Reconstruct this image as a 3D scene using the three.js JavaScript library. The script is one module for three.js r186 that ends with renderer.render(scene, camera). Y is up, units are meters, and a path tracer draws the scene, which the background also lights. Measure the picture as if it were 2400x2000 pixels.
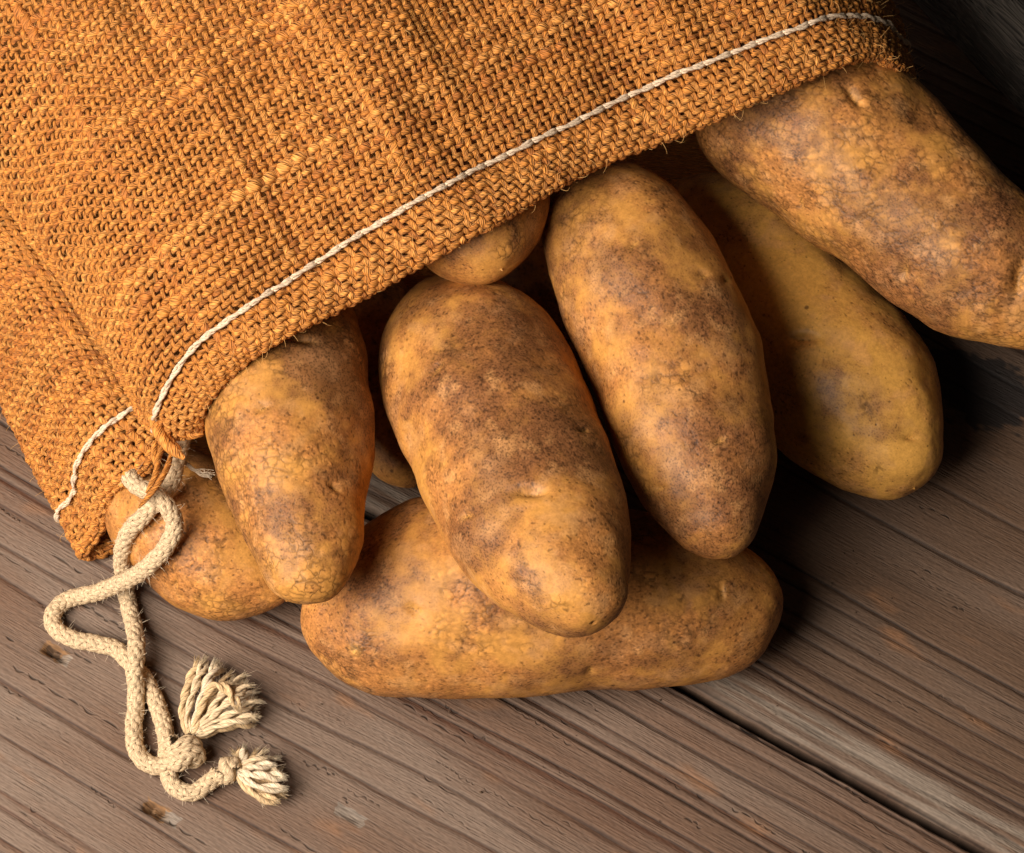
import * as THREE from 'three';
import { RectAreaLightUniformsLib } from 'three/addons/lights/RectAreaLightUniformsLib.js';

// ---------- camera, light, exposure (lengths below are in centimetres, CM turns them into metres) ----------
const CM = 0.01;
const scene = new THREE.Scene();
const camera = new THREE.PerspectiveCamera(19, 1024 / 853, 0.05, 20);
camera.position.set(0, 66.556 * CM, 33.912 * CM);
camera.lookAt(0, 0, 0);
scene.add(camera);

RectAreaLightUniformsLib.init();
// one softbox standing at the left of the table, a little in front of it
const softbox = new THREE.RectAreaLight(new THREE.Color(1.0, 0.885, 0.76), 16.3, 0.52, 0.52);
softbox.position.set(-0.46, 0.56, 0.30);
softbox.lookAt(-0.02, 0.0, 0.0);
softbox.castShadow = true;
scene.add(softbox);
scene.background = new THREE.Color(0.016, 0.0135, 0.011);   // the dim studio around the table

const renderer = new THREE.WebGLRenderer({ antialias: true });
renderer.toneMapping = THREE.LinearToneMapping;
renderer.toneMappingExposure = 1.0;
renderer.shadowMap.enabled = true;

// ---------- seeded random numbers and noise ----------
function rng(seed) { let a = seed >>> 0; return () => { a = (a + 0x6D2B79F5) | 0; let t = Math.imul(a ^ (a >>> 15), 1 | a); t = (t + Math.imul(t ^ (t >>> 7), 61 | t)) ^ t; return ((t ^ (t >>> 14)) >>> 0) / 4294967296; }; }
const PERM = new Uint8Array(512);
{ const r = rng(77); const p = [...Array(256).keys()]; for (let i = 255; i > 0; i--) { const j = Math.floor(r() * (i + 1)); [p[i], p[j]] = [p[j], p[i]]; } for (let i = 0; i < 512; i++) PERM[i] = p[i & 255]; }
const GX = [1, -1, 1, -1, 1, -1, 1, -1, 0, 0, 0, 0, 1, -1, 0, 0], GY = [1, 1, -1, -1, 0, 0, 0, 0, 1, -1, 1, -1, 1, 1, -1, -1], GZ = [0, 0, 0, 0, 1, 1, -1, -1, 1, 1, -1, -1, 0, 0, 1, -1];
function noise(x, y, z) {
  const xf = Math.floor(x), yf = Math.floor(y), zf = Math.floor(z);
  const X = xf & 255, Y = yf & 255, Z = zf & 255; x -= xf; y -= yf; z -= zf;
  const u = x * x * x * (x * (x * 6 - 15) + 10), v = y * y * y * (y * (y * 6 - 15) + 10), w = z * z * z * (z * (z * 6 - 15) + 10);
  const A = PERM[X] + Y, AA = PERM[A & 255] + Z, AB = PERM[(A + 1) & 255] + Z, B = PERM[X + 1] + Y, BA = PERM[B & 255] + Z, BB = PERM[(B + 1) & 255] + Z;
  const g = (h, a, b, c) => { h &= 15; return GX[h] * a + GY[h] * b + GZ[h] * c; };
  const l = (t, a, b) => a + t * (b - a);
  return l(w, l(v, l(u, g(PERM[AA & 511], x, y, z), g(PERM[BA & 511], x - 1, y, z)), l(u, g(PERM[AB & 511], x, y - 1, z), g(PERM[BB & 511], x - 1, y - 1, z))),
    l(v, l(u, g(PERM[(AA + 1) & 511], x, y, z - 1), g(PERM[(BA + 1) & 511], x - 1, y, z - 1)), l(u, g(PERM[(AB + 1) & 511], x, y - 1, z - 1), g(PERM[(BB + 1) & 511], x - 1, y - 1, z - 1))));
}
function fbm(x, y, z, n) { let s = 0, a = 0.5; for (let i = 0; i < n; i++) { s += a * noise(x, y, z); x *= 2.03; y *= 2.03; z *= 2.03; x += 3.7; y += 1.3; a *= 0.5; } return s; }
const h3 = (x, y, z) => { let h = Math.imul(x, 374761393) ^ Math.imul(y, 668265263) ^ Math.imul(z, 2147483647 ^ 0x5bd1e995); h = Math.imul(h ^ (h >>> 13), 1274126177); return ((h ^ (h >>> 16)) >>> 0) / 4294967296; };
const W = { f1: 0, f2: 0, id: 0 };
function worley(x, y, z) {
  const X = Math.floor(x), Y = Math.floor(y), Z = Math.floor(z); let f1 = 9, f2 = 9, id = 0;
  for (let i = -1; i <= 1; i++) for (let j = -1; j <= 1; j++) for (let k = -1; k <= 1; k++) {
    const cx = X + i, cy = Y + j, cz = Z + k, r = h3(cx, cy, cz), r2 = (r * 7919.13) % 1, r3 = (r * 104729.7) % 1;
    const dx = cx + r - x, dy = cy + r2 - y, dz = cz + r3 - z, d = dx * dx + dy * dy + dz * dz;
    if (d < f1) { f2 = f1; f1 = d; id = (r * 15485.863) % 1; } else if (d < f2) f2 = d;
  }
  W.f1 = Math.sqrt(f1); W.f2 = Math.sqrt(f2); W.id = id;
}
const clamp = (x, a = 0, b = 1) => x < a ? a : x > b ? b : x;
const sstep = (a, b, x) => { const t = clamp((x - a) / (b - a)); return t * t * (3 - 2 * t); };
const mix = (a, b, t) => a + (b - a) * t;
const toByte = c => { c = clamp(c); return Math.round(255 * (c <= 0.0031308 ? 12.92 * c : 1.055 * Math.pow(c, 1 / 2.4) - 0.055)); };
function dataTex(data, w, h, srgb) {
  const t = new THREE.DataTexture(data, w, h, THREE.RGBAFormat, THREE.UnsignedByteType);
  t.magFilter = THREE.LinearFilter; t.minFilter = THREE.LinearFilter; t.wrapS = t.wrapT = THREE.RepeatWrapping;
  if (srgb) t.colorSpace = THREE.SRGBColorSpace; t.needsUpdate = true; return t;
}
const V = (x, y, z) => new THREE.Vector3(x, y, z);
const VA = a => new THREE.Vector3(a[0], a[1], a[2]);

// ---------- geometry helpers ----------
class Geo {                                   // collects vertices in centimetres, in the world
  constructor() { this.p = []; this.n = []; this.t = []; this.i = []; }
  get count() { return this.p.length / 3; }
  // a tube along points pts with radius rad(k), frame given by ref vectors (surface normals) or kept parallel
  tube(pts, rad, sides, refs, flat = 1, vScale = 1, caps = true) {
    const b = this.count, m = pts.length, T = V(), S = V(), N = V(); let prev = null, len = 0;
    for (let k = 0; k < m; k++) {
      T.subVectors(pts[Math.min(k + 1, m - 1)], pts[Math.max(k - 1, 0)]).normalize();
      if (refs) N.copy(refs[k]); else if (prev) N.copy(prev); else N.set(0.13, 1, 0.21);
      N.addScaledVector(T, -N.dot(T)).normalize(); S.crossVectors(T, N); prev = N.clone();
      if (k) len += pts[k].distanceTo(pts[k - 1]);
      const r = typeof rad === 'function' ? rad(k, len) : rad;
      for (let j = 0; j <= sides; j++) {
        const a = j / sides * Math.PI * 2, c = Math.cos(a), s = Math.sin(a);
        this.p.push(pts[k].x + r * (S.x * c + N.x * s * flat), pts[k].y + r * (S.y * c + N.y * s * flat), pts[k].z + r * (S.z * c + N.z * s * flat));
        const nx = S.x * c * flat + N.x * s, ny = S.y * c * flat + N.y * s, nz = S.z * c * flat + N.z * s, l = 1 / Math.hypot(nx, ny, nz);
        this.n.push(nx * l, ny * l, nz * l); this.t.push(j / sides, len * vScale);
      }
    }
    for (let k = 0; k < m - 1; k++) for (let j = 0; j < sides; j++) { const q = b + k * (sides + 1) + j, e = q + sides + 1; this.i.push(q, e, q + 1, q + 1, e, e + 1); }
    if (caps) for (const k of [0, m - 1]) for (let j = 1; j < sides - 1; j++) { const q = b + k * (sides + 1); if (k) this.i.push(q, q + j + 1, q + j); else this.i.push(q, q + j, q + j + 1); }
  }
  grid(nu, nv, f, normals = true) {           // f(i, j) -> [x, y, z, u, v]; normals from the neighbours
    const b = this.count;
    for (let i = 0; i <= nu; i++) for (let j = 0; j <= nv; j++) { const q = f(i, j); this.p.push(q[0], q[1], q[2]); this.t.push(q[3], q[4]); this.n.push(0, 1, 0); }
    for (let i = 0; i < nu; i++) for (let j = 0; j < nv; j++) { const q = b + i * (nv + 1) + j, e = q + nv + 1; this.i.push(q, q + 1, e, q + 1, e + 1, e); }
    this.needN = true;
  }
  build(base = [0, 0, 0]) {
    const g = new THREE.BufferGeometry(), p = new Float32Array(this.p.length);
    for (let k = 0; k < p.length; k += 3) { p[k] = (this.p[k] - base[0]) * CM; p[k + 1] = (this.p[k + 1] - base[1]) * CM; p[k + 2] = (this.p[k + 2] - base[2]) * CM; }
    g.setAttribute('position', new THREE.BufferAttribute(p, 3));
    g.setAttribute('normal', new THREE.BufferAttribute(new Float32Array(this.n), 3));
    g.setAttribute('uv', new THREE.BufferAttribute(new Float32Array(this.t), 2));
    g.setIndex(this.i); if (this.needN) g.computeVertexNormals();
    return g;
  }
}
function mesh(name, geometry, material, parent) { const m = new THREE.Mesh(geometry, material); m.name = name; m.castShadow = m.receiveShadow = true; parent.add(m); return m; }
function thing(name, label, category, base, group) {
  const o = new THREE.Group(); o.name = name; o.position.set(base[0] * CM, base[1] * CM, base[2] * CM); o.userData = { label, category }; if (group) o.userData.group = group; scene.add(o); return o;
}
const numbered = (name, k) => k ? `${name}_${String(k).padStart(3, '0')}` : name;
function spline(pts, step) {                  // points at equal steps along a smooth curve
  const c = new THREE.CatmullRomCurve3(pts, false, 'centripetal'); c.arcLengthDivisions = 600;
  return c.getSpacedPoints(Math.max(2, Math.round(c.getLength() / step)));
}
const DATA = {"potatoes":{"P1":{"A":[6.582,7.05,-8.655],"ax":[0.7104,-0.1013,0.6964],"side":[-0.6447,-0.4907,0.5862],"up":[-0.2823,0.8654,0.4139],"L":12.828,"kw":[4.488,4.007,3.508,3.145,2.719,2.466,2.418,2.461,2.351,2.161,2.161],"cc":[0.859,0.868,0.698,0.474,0.4,0.363,0.378,0.324,0.193,0.121,0.089],"flat":0.88,"eyes":[[0.362,0.82,0.3,0,0.7],[0.629,0.716,0.35,0,0.3],[0.305,-0.506,0.55,0,1.3],[0.821,-0.157,0.7,0,0.5],[0.413,-1.239,0.6,1,0.8],[0.679,-0.227,0.5,1,0]]},"P2":{"A":[5.085,2.25,-7.074],"ax":[0.4775,-0.0109,0.8785],"side":[-0.8253,-0.3484,0.4443],"up":[-0.3013,0.9373,0.1754],"L":11.93,"kw":[2.93,2.663,2.558,2.505,2.343,2.453,2.707,2.861,2.884,2.94,3.267],"cc":[0.251,0.058,-0.102,-0.324,-0.258,-0.316,-0.475,-0.568,-0.616,-0.581,-0.572],"flat":0.86,"eyes":[[0.847,0.785,0.3,0,0.3],[0.924,-0.454,0.3,0,-0.3],[0.604,0.052,0.55,0,-0.6],[0.815,-0.052,0.5,2,0],[0.679,-1.03,0.5,1,0],[0.941,0.419,0.35,2,0]]},"P3":{"A":[2.438,6.6,-4.727],"ax":[0.2617,-0.0585,0.9634],"side":[-0.9491,-0.197,0.2458],"up":[-0.1754,0.9787,0.1071],"L":11.968,"kw":[3.476,3.171,2.886,2.656,2.433,2.315,2.302,2.314,2.379,2.363,2.564],"cc":[0.151,0.177,0.104,-0.02,-0.155,-0.321,-0.282,-0.221,-0.136,-0.066,-0.084],"flat":0.86,"eyes":[[0.297,-0.07,0.35,0,0.6],[0.787,-0.332,0.3,0,0.2],[0.835,0.803,0.3,0,-0.4],[0.405,-0.716,0.3,0,0.2],[0.413,-1.082,0.35,0,0.4],[0.491,0.698,0.35,3,-0.9],[0.612,0.297,0.5,1,0]]},"P4":{"A":[-1.61,4.5,-2.177],"ax":[0.2638,0.2785,0.9235],"side":[-0.9356,-0.159,0.3152],"up":[-0.2347,0.9472,-0.2186],"L":12.748,"kw":[3.246,3.172,3.112,2.969,2.741,2.555,2.563,2.56,2.657,2.839,3.322],"cc":[0.61,0.466,0.378,0.338,0.291,0.175,0.159,0.14,0.026,-0.12,-0.255],"flat":0.84,"eyes":[[0.379,0.349,0.35,0,0.5],[0.621,-0.908,0.3,0,0.2],[0.727,0.803,0.28,0,-0.6],[0.758,-0.017,0.62,0,-0.35],[0.439,-0.785,0.5,2,0.5],[0.985,0.75,0.3,2,0],[0.526,0.052,0.5,1,0]]},"P5":{"A":[-5.751,2.3,6.887],"ax":[0.9997,0.0,-0.0253],"side":[0.0233,-0.3894,0.9208],"up":[0.0098,0.9211,0.3892],"L":13.116,"kw":[3.175,3.175,3.295,3.162,2.898,2.667,2.603,2.702,2.951,3.188,3.188],"cc":[0.238,0.158,-0.111,-0.32,-0.331,-0.229,-0.153,-0.075,0.019,0.082,-0.0],"flat":0.86,"eyes":[[0.866,-0.157,0.35,0,0.1],[0.242,0.105,0.35,0,0.9],[0.595,0.855,0.3,0,0.2],[0.933,0.855,0.3,1,0],[0.117,0.506,0.5,4,0],[0.43,0.838,0.4,3,1.4],[0.265,-0.698,0.5,1,0],[0.78,-0.035,0.5,2,0]]},"P6":{"A":[-6.088,5.4,-1.95],"ax":[0.0735,0.0495,0.9961],"side":[-0.9958,0.0577,0.0706],"up":[0.054,0.9971,-0.0535],"L":10.099,"kw":[2.333,2.333,2.407,2.428,2.325,2.245,2.074,1.957,2.029,2.151,2.39],"cc":[-0.12,-0.015,0.08,0.165,0.262,0.243,0.111,0.004,-0.094,-0.112,-0.129],"flat":0.86,"eyes":[[0.526,0.314,0.3,0,0.4],[0.735,-0.576,0.3,0,-0.3],[0.371,-1.134,0.4,1,0],[0.329,-0.192,0.5,0,-0.1],[0.967,0.314,0.3,2,0],[0.646,-0.035,0.5,1,0]]},"P7":{"A":[-10.875,1.92,2.046],"ax":[0.7491,-0.0316,0.6617],"side":[-0.6474,-0.2466,0.7212],"up":[-0.1404,0.9686,0.2052],"L":6.319,"kw":[2.335,2.335,2.16,2.062,1.965,1.927,1.924,1.831,1.754,1.564,1.564],"cc":[0.376,0.304,0.349,0.302,0.275,0.308,0.332,0.316,0.255,0.175,0.093],"flat":0.9,"eyes":[[0.621,0.838,0.3,0,0.3],[0.735,0.14,0.4,1,0]]},"P8":{"A":[-3.093,6.6,-5.602],"ax":[0.4295,0.1973,0.8812],"side":[-0.8416,-0.2662,0.4699],"up":[-0.3273,0.9435,-0.0517],"L":5.829,"kw":[2.479,2.214,2.182,2.13,2.158,2.167,2.149,2.157,2.079,1.999,2.122],"cc":[-0.777,-0.791,-0.801,-0.767,-0.752,-0.724,-0.702,-0.624,-0.546,-0.446,-0.4],"flat":0.88,"eyes":[]},"P9":{"A":[-4.836,1.6,-4.931],"ax":[0.2519,-0.0319,0.9672],"side":[-0.9655,-0.077,0.2489],"up":[-0.0665,0.9965,0.0502],"L":7.846,"kw":[1.941,1.941,1.829,1.854,1.758,1.75,1.671,1.693,1.607,1.739,1.739],"cc":[0.073,0.088,0.041,0.027,0.007,-0.013,-0.009,-0.026,-0.031,-0.03,-0.067],"flat":0.84,"eyes":[]},"P10":{"A":[-0.436,1.9,-7.989],"ax":[0.3915,-0.0392,0.9194],"side":[-0.8978,-0.2352,0.3723],"up":[-0.2017,0.9712,0.1272],"L":7.662,"kw":[2.338,2.25,2.103,2.061,2.0,1.995,1.93,1.938,1.901,1.838,1.838],"cc":[0.344,0.19,0.269,0.208,0.23,0.165,0.184,0.136,0.165,0.078,0.225],"flat":0.84,"eyes":[]}},"top":[[[-8.313,5.2,2.841],[-8.038,6.7,2.791],[-7.044,7.6,2.104],[-5.721,8.4,1.612],[-4.081,8.6,0.76],[-2.554,8.9,-0.038],[-0.637,9.5,-0.925],[0.9,9.4,-2.068],[2.608,9.0,-3.333],[4.583,9.1,-4.137],[6.535,9.6,-4.834],[8.389,9.8,-5.673],[9.816,9.3,-6.502],[10.882,8.1,-6.858],[11.438,5.6,-7.504]],[[-9.905,5.0,2.622],[-9.644,6.3,2.481],[-8.712,7.8,1.674],[-7.234,8.9,0.903],[-5.724,9.2,-0.023],[-4.202,9.6,-0.968],[-2.539,10.2,-1.714],[-0.642,10.0,-3.02],[1.301,9.7,-4.329],[3.271,9.8,-5.404],[5.222,10.3,-6.033],[7.198,10.5,-6.796],[8.594,10.1,-7.571],[10.097,8.6,-8.441],[11.226,5.8,-9.486]],[[-11.109,5.45,0.612],[-10.782,7.0,0.64],[-9.813,8.6,-0.081],[-8.322,9.7,-0.833],[-6.813,10.0,-1.765],[-5.291,10.4,-2.714],[-3.623,11.0,-3.454],[-1.736,10.8,-4.789],[0.195,10.5,-6.129],[2.163,10.6,-7.22],[4.119,11.1,-7.845],[6.095,11.3,-8.616],[7.484,10.9,-9.416],[8.964,9.4,-10.348],[10.053,6.6,-11.495]],[[-12.659,5.8,-1.957],[-12.268,7.5,-1.793],[-11.267,9.1,-2.486],[-9.732,10.3,-3.159],[-8.215,10.6,-4.107],[-6.683,11.0,-5.069],[-4.997,11.6,-5.81],[-3.112,11.4,-7.188],[-1.182,11.1,-8.574],[0.793,11.2,-9.693],[2.769,11.7,-10.32],[4.76,11.9,-11.106],[6.147,11.5,-11.943],[7.607,10.0,-12.948],[8.647,7.2,-14.218]],[[-14.521,6.0,-5.014],[-14.062,7.8,-4.727],[-13.021,9.4,-5.396],[-11.445,10.6,-6.057],[-9.909,10.9,-7.031],[-8.356,11.3,-8.016],[-6.64,11.9,-8.768],[-4.744,11.7,-10.204],[-2.805,11.4,-11.653],[-0.806,11.5,-12.812],[1.207,12.0,-13.449],[3.227,12.2,-14.26],[4.62,11.8,-15.142],[6.064,10.3,-16.233],[7.051,7.5,-17.636]],[[-16.723,5.9,-8.902],[-16.212,7.7,-8.545],[-15.093,9.4,-9.125],[-13.438,10.7,-9.705],[-11.874,11.0,-10.717],[-10.289,11.4,-11.738],[-8.529,12.0,-12.507],[-6.611,11.8,-14.022],[-4.65,11.5,-15.553],[-2.615,11.6,-16.768],[-0.549,12.1,-17.423],[1.515,12.3,-18.27],[2.924,11.9,-19.209],[4.357,10.4,-20.401],[5.289,7.6,-21.959]]],"sidep":[[[-9.393,4.3,2.64],[-9.943,4.0,3.383],[-10.775,3.1,3.512],[-11.36,2.4,3.882],[-11.638,1.4,4.094],[-12.117,0.75,4.477],[-11.957,0.2,4.383],[-11.258,0.18,4.101]],[[-10.604,4.3,1.104],[-11.559,4.2,1.491],[-12.146,3.3,1.758],[-12.464,2.3,2.095],[-12.819,1.4,2.345],[-13.318,0.65,2.478],[-13.217,0.2,2.543],[-12.656,0.18,2.222]],[[-11.286,4.55,-0.248],[-12.488,4.5,-0.291],[-13.166,3.6,-0.163],[-13.712,2.4,-0.023],[-14.18,1.4,0.083],[-14.6,0.6,0.099],[-14.378,0.2,0.182],[-13.84,0.18,-0.148]],[[-12.779,4.8,-2.802],[-13.915,4.8,-2.786],[-14.716,3.8,-2.816],[-15.321,2.5,-3.005],[-15.749,1.5,-3.005],[-16.166,0.6,-3.183],[-15.971,0.2,-3.076],[-15.425,0.18,-3.42]],[[-14.658,5.0,-5.756],[-15.813,5.0,-5.74],[-16.647,4.0,-5.799],[-17.345,2.5,-6.158],[-17.801,1.5,-6.184],[-18.246,0.6,-6.394],[-18.054,0.2,-6.292],[-17.502,0.18,-6.65]],[[-16.779,5.0,-9.468],[-17.96,5.0,-9.451],[-18.835,4.0,-9.544],[-19.584,2.5,-9.964],[-20.071,1.5,-10.022],[-20.547,0.6,-10.269],[-20.357,0.2,-10.175],[-19.798,0.18,-10.55]],[[-19.565,5.0,-14.448],[-20.782,5.0,-14.43],[-21.708,4.0,-14.566],[-22.525,2.5,-15.069],[-23.051,1.5,-15.168],[-23.569,0.6,-15.464],[-23.381,0.2,-15.38],[-22.813,0.18,-15.779]]],"cordA":[[-8.477,5.2,2.249],[-8.881,4.9,2.704],[-9.07,4.6,3.234],[-9.236,4.25,3.799],[-9.471,4.0,4.119],[-9.842,3.75,4.412],[-10.175,3.5,4.676],[-10.461,3.1,4.769],[-10.728,2.4,4.995],[-10.85,1.5,5.184],[-10.87,0.7,5.28],[-10.864,0.3,5.555],[-10.722,0.28,6.067],[-10.543,0.5,6.675],[-10.411,0.75,7.332],[-10.418,0.75,8.041],[-10.38,0.5,8.49],[-10.406,0.26,8.971],[-10.413,0.26,9.47],[-10.34,0.26,9.966],[-10.141,0.26,10.346],[-9.836,0.26,10.528],[-9.515,0.35,10.574],[-9.224,0.5,10.473]],"cordB":[[-10.361,4.7,3.87],[-10.071,4.65,4.182],[-9.629,4.7,4.424],[-9.268,4.5,4.72],[-9.099,4.1,5.055],[-9.275,3.75,5.43],[-9.733,3.2,5.733],[-10.437,2.1,5.713],[-11.195,1.15,5.609],[-11.781,0.6,5.579],[-12.442,0.3,5.6],[-12.838,0.26,5.881],[-12.917,0.26,6.266],[-12.654,0.26,6.635],[-12.187,0.26,6.841],[-11.453,0.26,6.988],[-10.991,0.26,7.164],[-10.653,0.26,7.529],[-10.303,0.26,7.892],[-10.015,0.26,8.354],[-9.781,0.26,8.857],[-9.602,0.26,9.356],[-9.477,0.26,9.853],[-9.452,0.24,10.31],[-9.386,0.24,10.731],[-9.258,0.25,11.055],[-8.978,0.26,11.281],[-8.591,0.28,11.288],[-8.25,0.36,11.065],[-7.987,0.45,10.846]],"knot1":[-8.929,0.62,10.278],"knot2":[-7.721,0.5,10.766],"t1":[[[-8.834,0.55,9.761],[-9.071,0.43,9.149],[-8.972,0.35,8.216],[-8.702,0.23,7.488]],[[-8.783,0.55,9.718],[-8.919,0.55,9.223],[-8.753,0.55,8.366],[-8.541,0.43,7.538]],[[-8.747,0.55,9.648],[-8.594,0.49,8.915],[-8.437,0.45,8.183],[-8.111,0.33,7.673]],[[-8.732,0.55,9.676],[-8.63,0.7,9.066],[-8.356,0.8,8.247],[-8.18,0.68,7.725]],[[-8.68,0.55,9.648],[-8.396,0.46,8.904],[-8.098,0.4,8.308],[-7.804,0.28,7.943]],[[-8.676,0.55,9.718],[-8.284,0.76,9.16],[-7.922,0.9,8.644],[-7.656,0.78,8.311]],[[-8.65,0.55,9.718],[-8.18,0.55,9.009],[-7.739,0.55,8.437],[-7.435,0.43,8.002]],[[-8.65,0.55,9.718],[-8.076,0.82,9.182],[-7.609,1.0,8.825],[-7.238,0.88,8.422]],[[-8.621,0.55,9.761],[-8.046,0.46,9.189],[-7.533,0.4,8.81],[-7.132,0.28,8.405]],[[-8.621,0.55,9.761],[-8.013,0.7,9.35],[-7.414,0.8,9.104],[-7.024,0.68,8.816]],[[-8.606,0.55,9.789],[-8.031,0.52,9.353],[-7.508,0.5,9.133],[-7.07,0.38,8.988]],[[-8.604,0.55,9.817],[-8.057,0.79,9.595],[-7.58,0.95,9.513],[-7.014,0.83,9.327]],[[-8.602,0.55,9.845],[-8.157,0.46,9.615],[-7.638,0.4,9.422],[-7.119,0.28,9.293]],[[-8.729,0.55,9.732],[-8.477,0.91,9.003],[-8.143,1.15,8.527],[-7.802,1.15,8.669],[-7.457,1.03,9.148]]],"t2":[[[-7.509,0.5,10.752],[-7.461,0.34,10.416],[-7.544,0.2,10.085]],[[-7.509,0.5,10.752],[-7.328,0.58,10.501],[-7.298,0.5,10.165]],[[-7.496,0.5,10.752],[-7.182,0.46,10.459],[-6.936,0.35,10.223]],[[-7.494,0.5,10.78],[-7.084,0.74,10.586],[-6.699,0.7,10.376]],[[-7.494,0.5,10.78],[-6.984,0.38,10.57],[-6.432,0.25,10.356]],[[-7.494,0.5,10.78],[-6.949,0.7,10.711],[-6.492,0.65,10.666]],[[-7.493,0.5,10.808],[-6.9,0.5,10.724],[-6.323,0.4,10.745]],[[-7.493,0.5,10.808],[-6.859,0.82,11.003],[-6.173,0.8,11.051]],[[-7.493,0.5,10.808],[-6.921,0.42,11.003],[-6.428,0.3,10.989]],[[-7.492,0.5,10.836],[-6.924,0.7,11.265],[-6.173,0.65,11.331]],[[-7.492,0.5,10.836],[-7.016,0.42,11.252],[-6.225,0.3,11.405]],[[-7.49,0.5,10.863],[-7.06,0.58,11.404],[-6.383,0.5,11.652]],[[-7.504,0.5,10.863],[-7.155,0.34,11.253],[-6.76,0.2,11.482]]],"loose":[[[-9.71,5.6,2.412],[-9.536,5.5,2.876],[-9.218,5.4,3.338],[-8.794,5.2,3.604]],[[-9.616,5.5,2.434],[-9.442,5.4,2.899],[-9.144,5.3,3.245],[-8.874,5.2,3.575]],[[-9.354,5.0,2.991],[-9.495,5.1,3.482],[-9.547,5.2,4.113],[-9.763,5.1,4.6]],[[-9.173,5.0,3.359],[-9.269,5.2,3.968],[-9.559,5.2,4.547],[-9.975,4.9,4.937]],[[-9.643,5.0,2.991],[-9.646,5.0,3.359],[-9.54,5.0,3.798]],[[-8.566,5.6,2.927],[-8.859,5.7,2.86],[-9.151,5.8,2.588],[-9.345,5.9,2.419]],[[-8.325,5.4,2.943],[-8.581,5.4,3.046],[-8.802,5.5,2.876],[-9.034,5.6,2.75]]],"wisp":[[-8.987,4.4,3.239],[-8.693,4.2,3.436],[-8.459,4.2,3.583],[-8.232,4.3,3.662]]};
// ---------- the weathered planks ----------
const GRAIN = 30.9 * Math.PI / 180;           // the grain runs from upper left to lower right
const SEAM = [4.846, 8.182];                  // a point on the gap between the two planks
function makeRings(seed, width, spacing) {
  const r = rng(seed), g = []; let z = -1.5;
  while (z < width + 1.5) { g.push({ z, depth: 0.012 + 0.085 * r() * Math.sqrt(r()) + 0.02 * r(), tone: r(), red: r() }); g[g.length - 1].depth *= z < 6 ? 1.7 : 1.0; z += spacing(z) * (0.35 + 1.3 * r()); }
  return g;
}
// x runs along the grain, z across it away from the seam; everything in cm
function plankField(P) {
  const R = P.rings, s = P.seed * 17.3;
  return (x, z, o) => {
    const q = z + 0.8 * noise(x * 0.045 + s, z * 0.12, s) + 0.13 * noise(x * 0.16, z * 0.7 + s, 5.1) + 0.02 * noise(x * 0.7, z * 3, s);
    let a = 0, b = R.length - 1; while (b - a > 1) { const m = (a + b) >> 1; if (R[m].z <= q) a = m; else b = m; }
    const g = R[a], gap = R[Math.min(a + 1, R.length - 1)].z - g.z || 1, f = clamp((q - g.z) / gap);
    const fl = P.flip ? 1 - f : f, wear = 0.75 + 0.5 * noise(x * 0.11 + s, q * 0.8, 2.2);
    const up = sstep(0, Math.min(0.5, (0.09 + 0.12 * g.red) / gap), fl), down = 1 - sstep(1 - Math.min(0.16, 0.05 / gap), 1, fl);
    o.g = g; o.f = fl; o.q = q; o.ridge = up * down; o.line = sstep(1 - Math.min(0.2, 0.06 / gap), 1, fl) + (1 - sstep(0, Math.min(0.2, 0.045 / gap), fl));
    o.h = (o.ridge - 1) * g.depth * wear + 0.02 * noise(x * 0.2, z * 0.9, s + 3) ;
    return o;
  };
}
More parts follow.
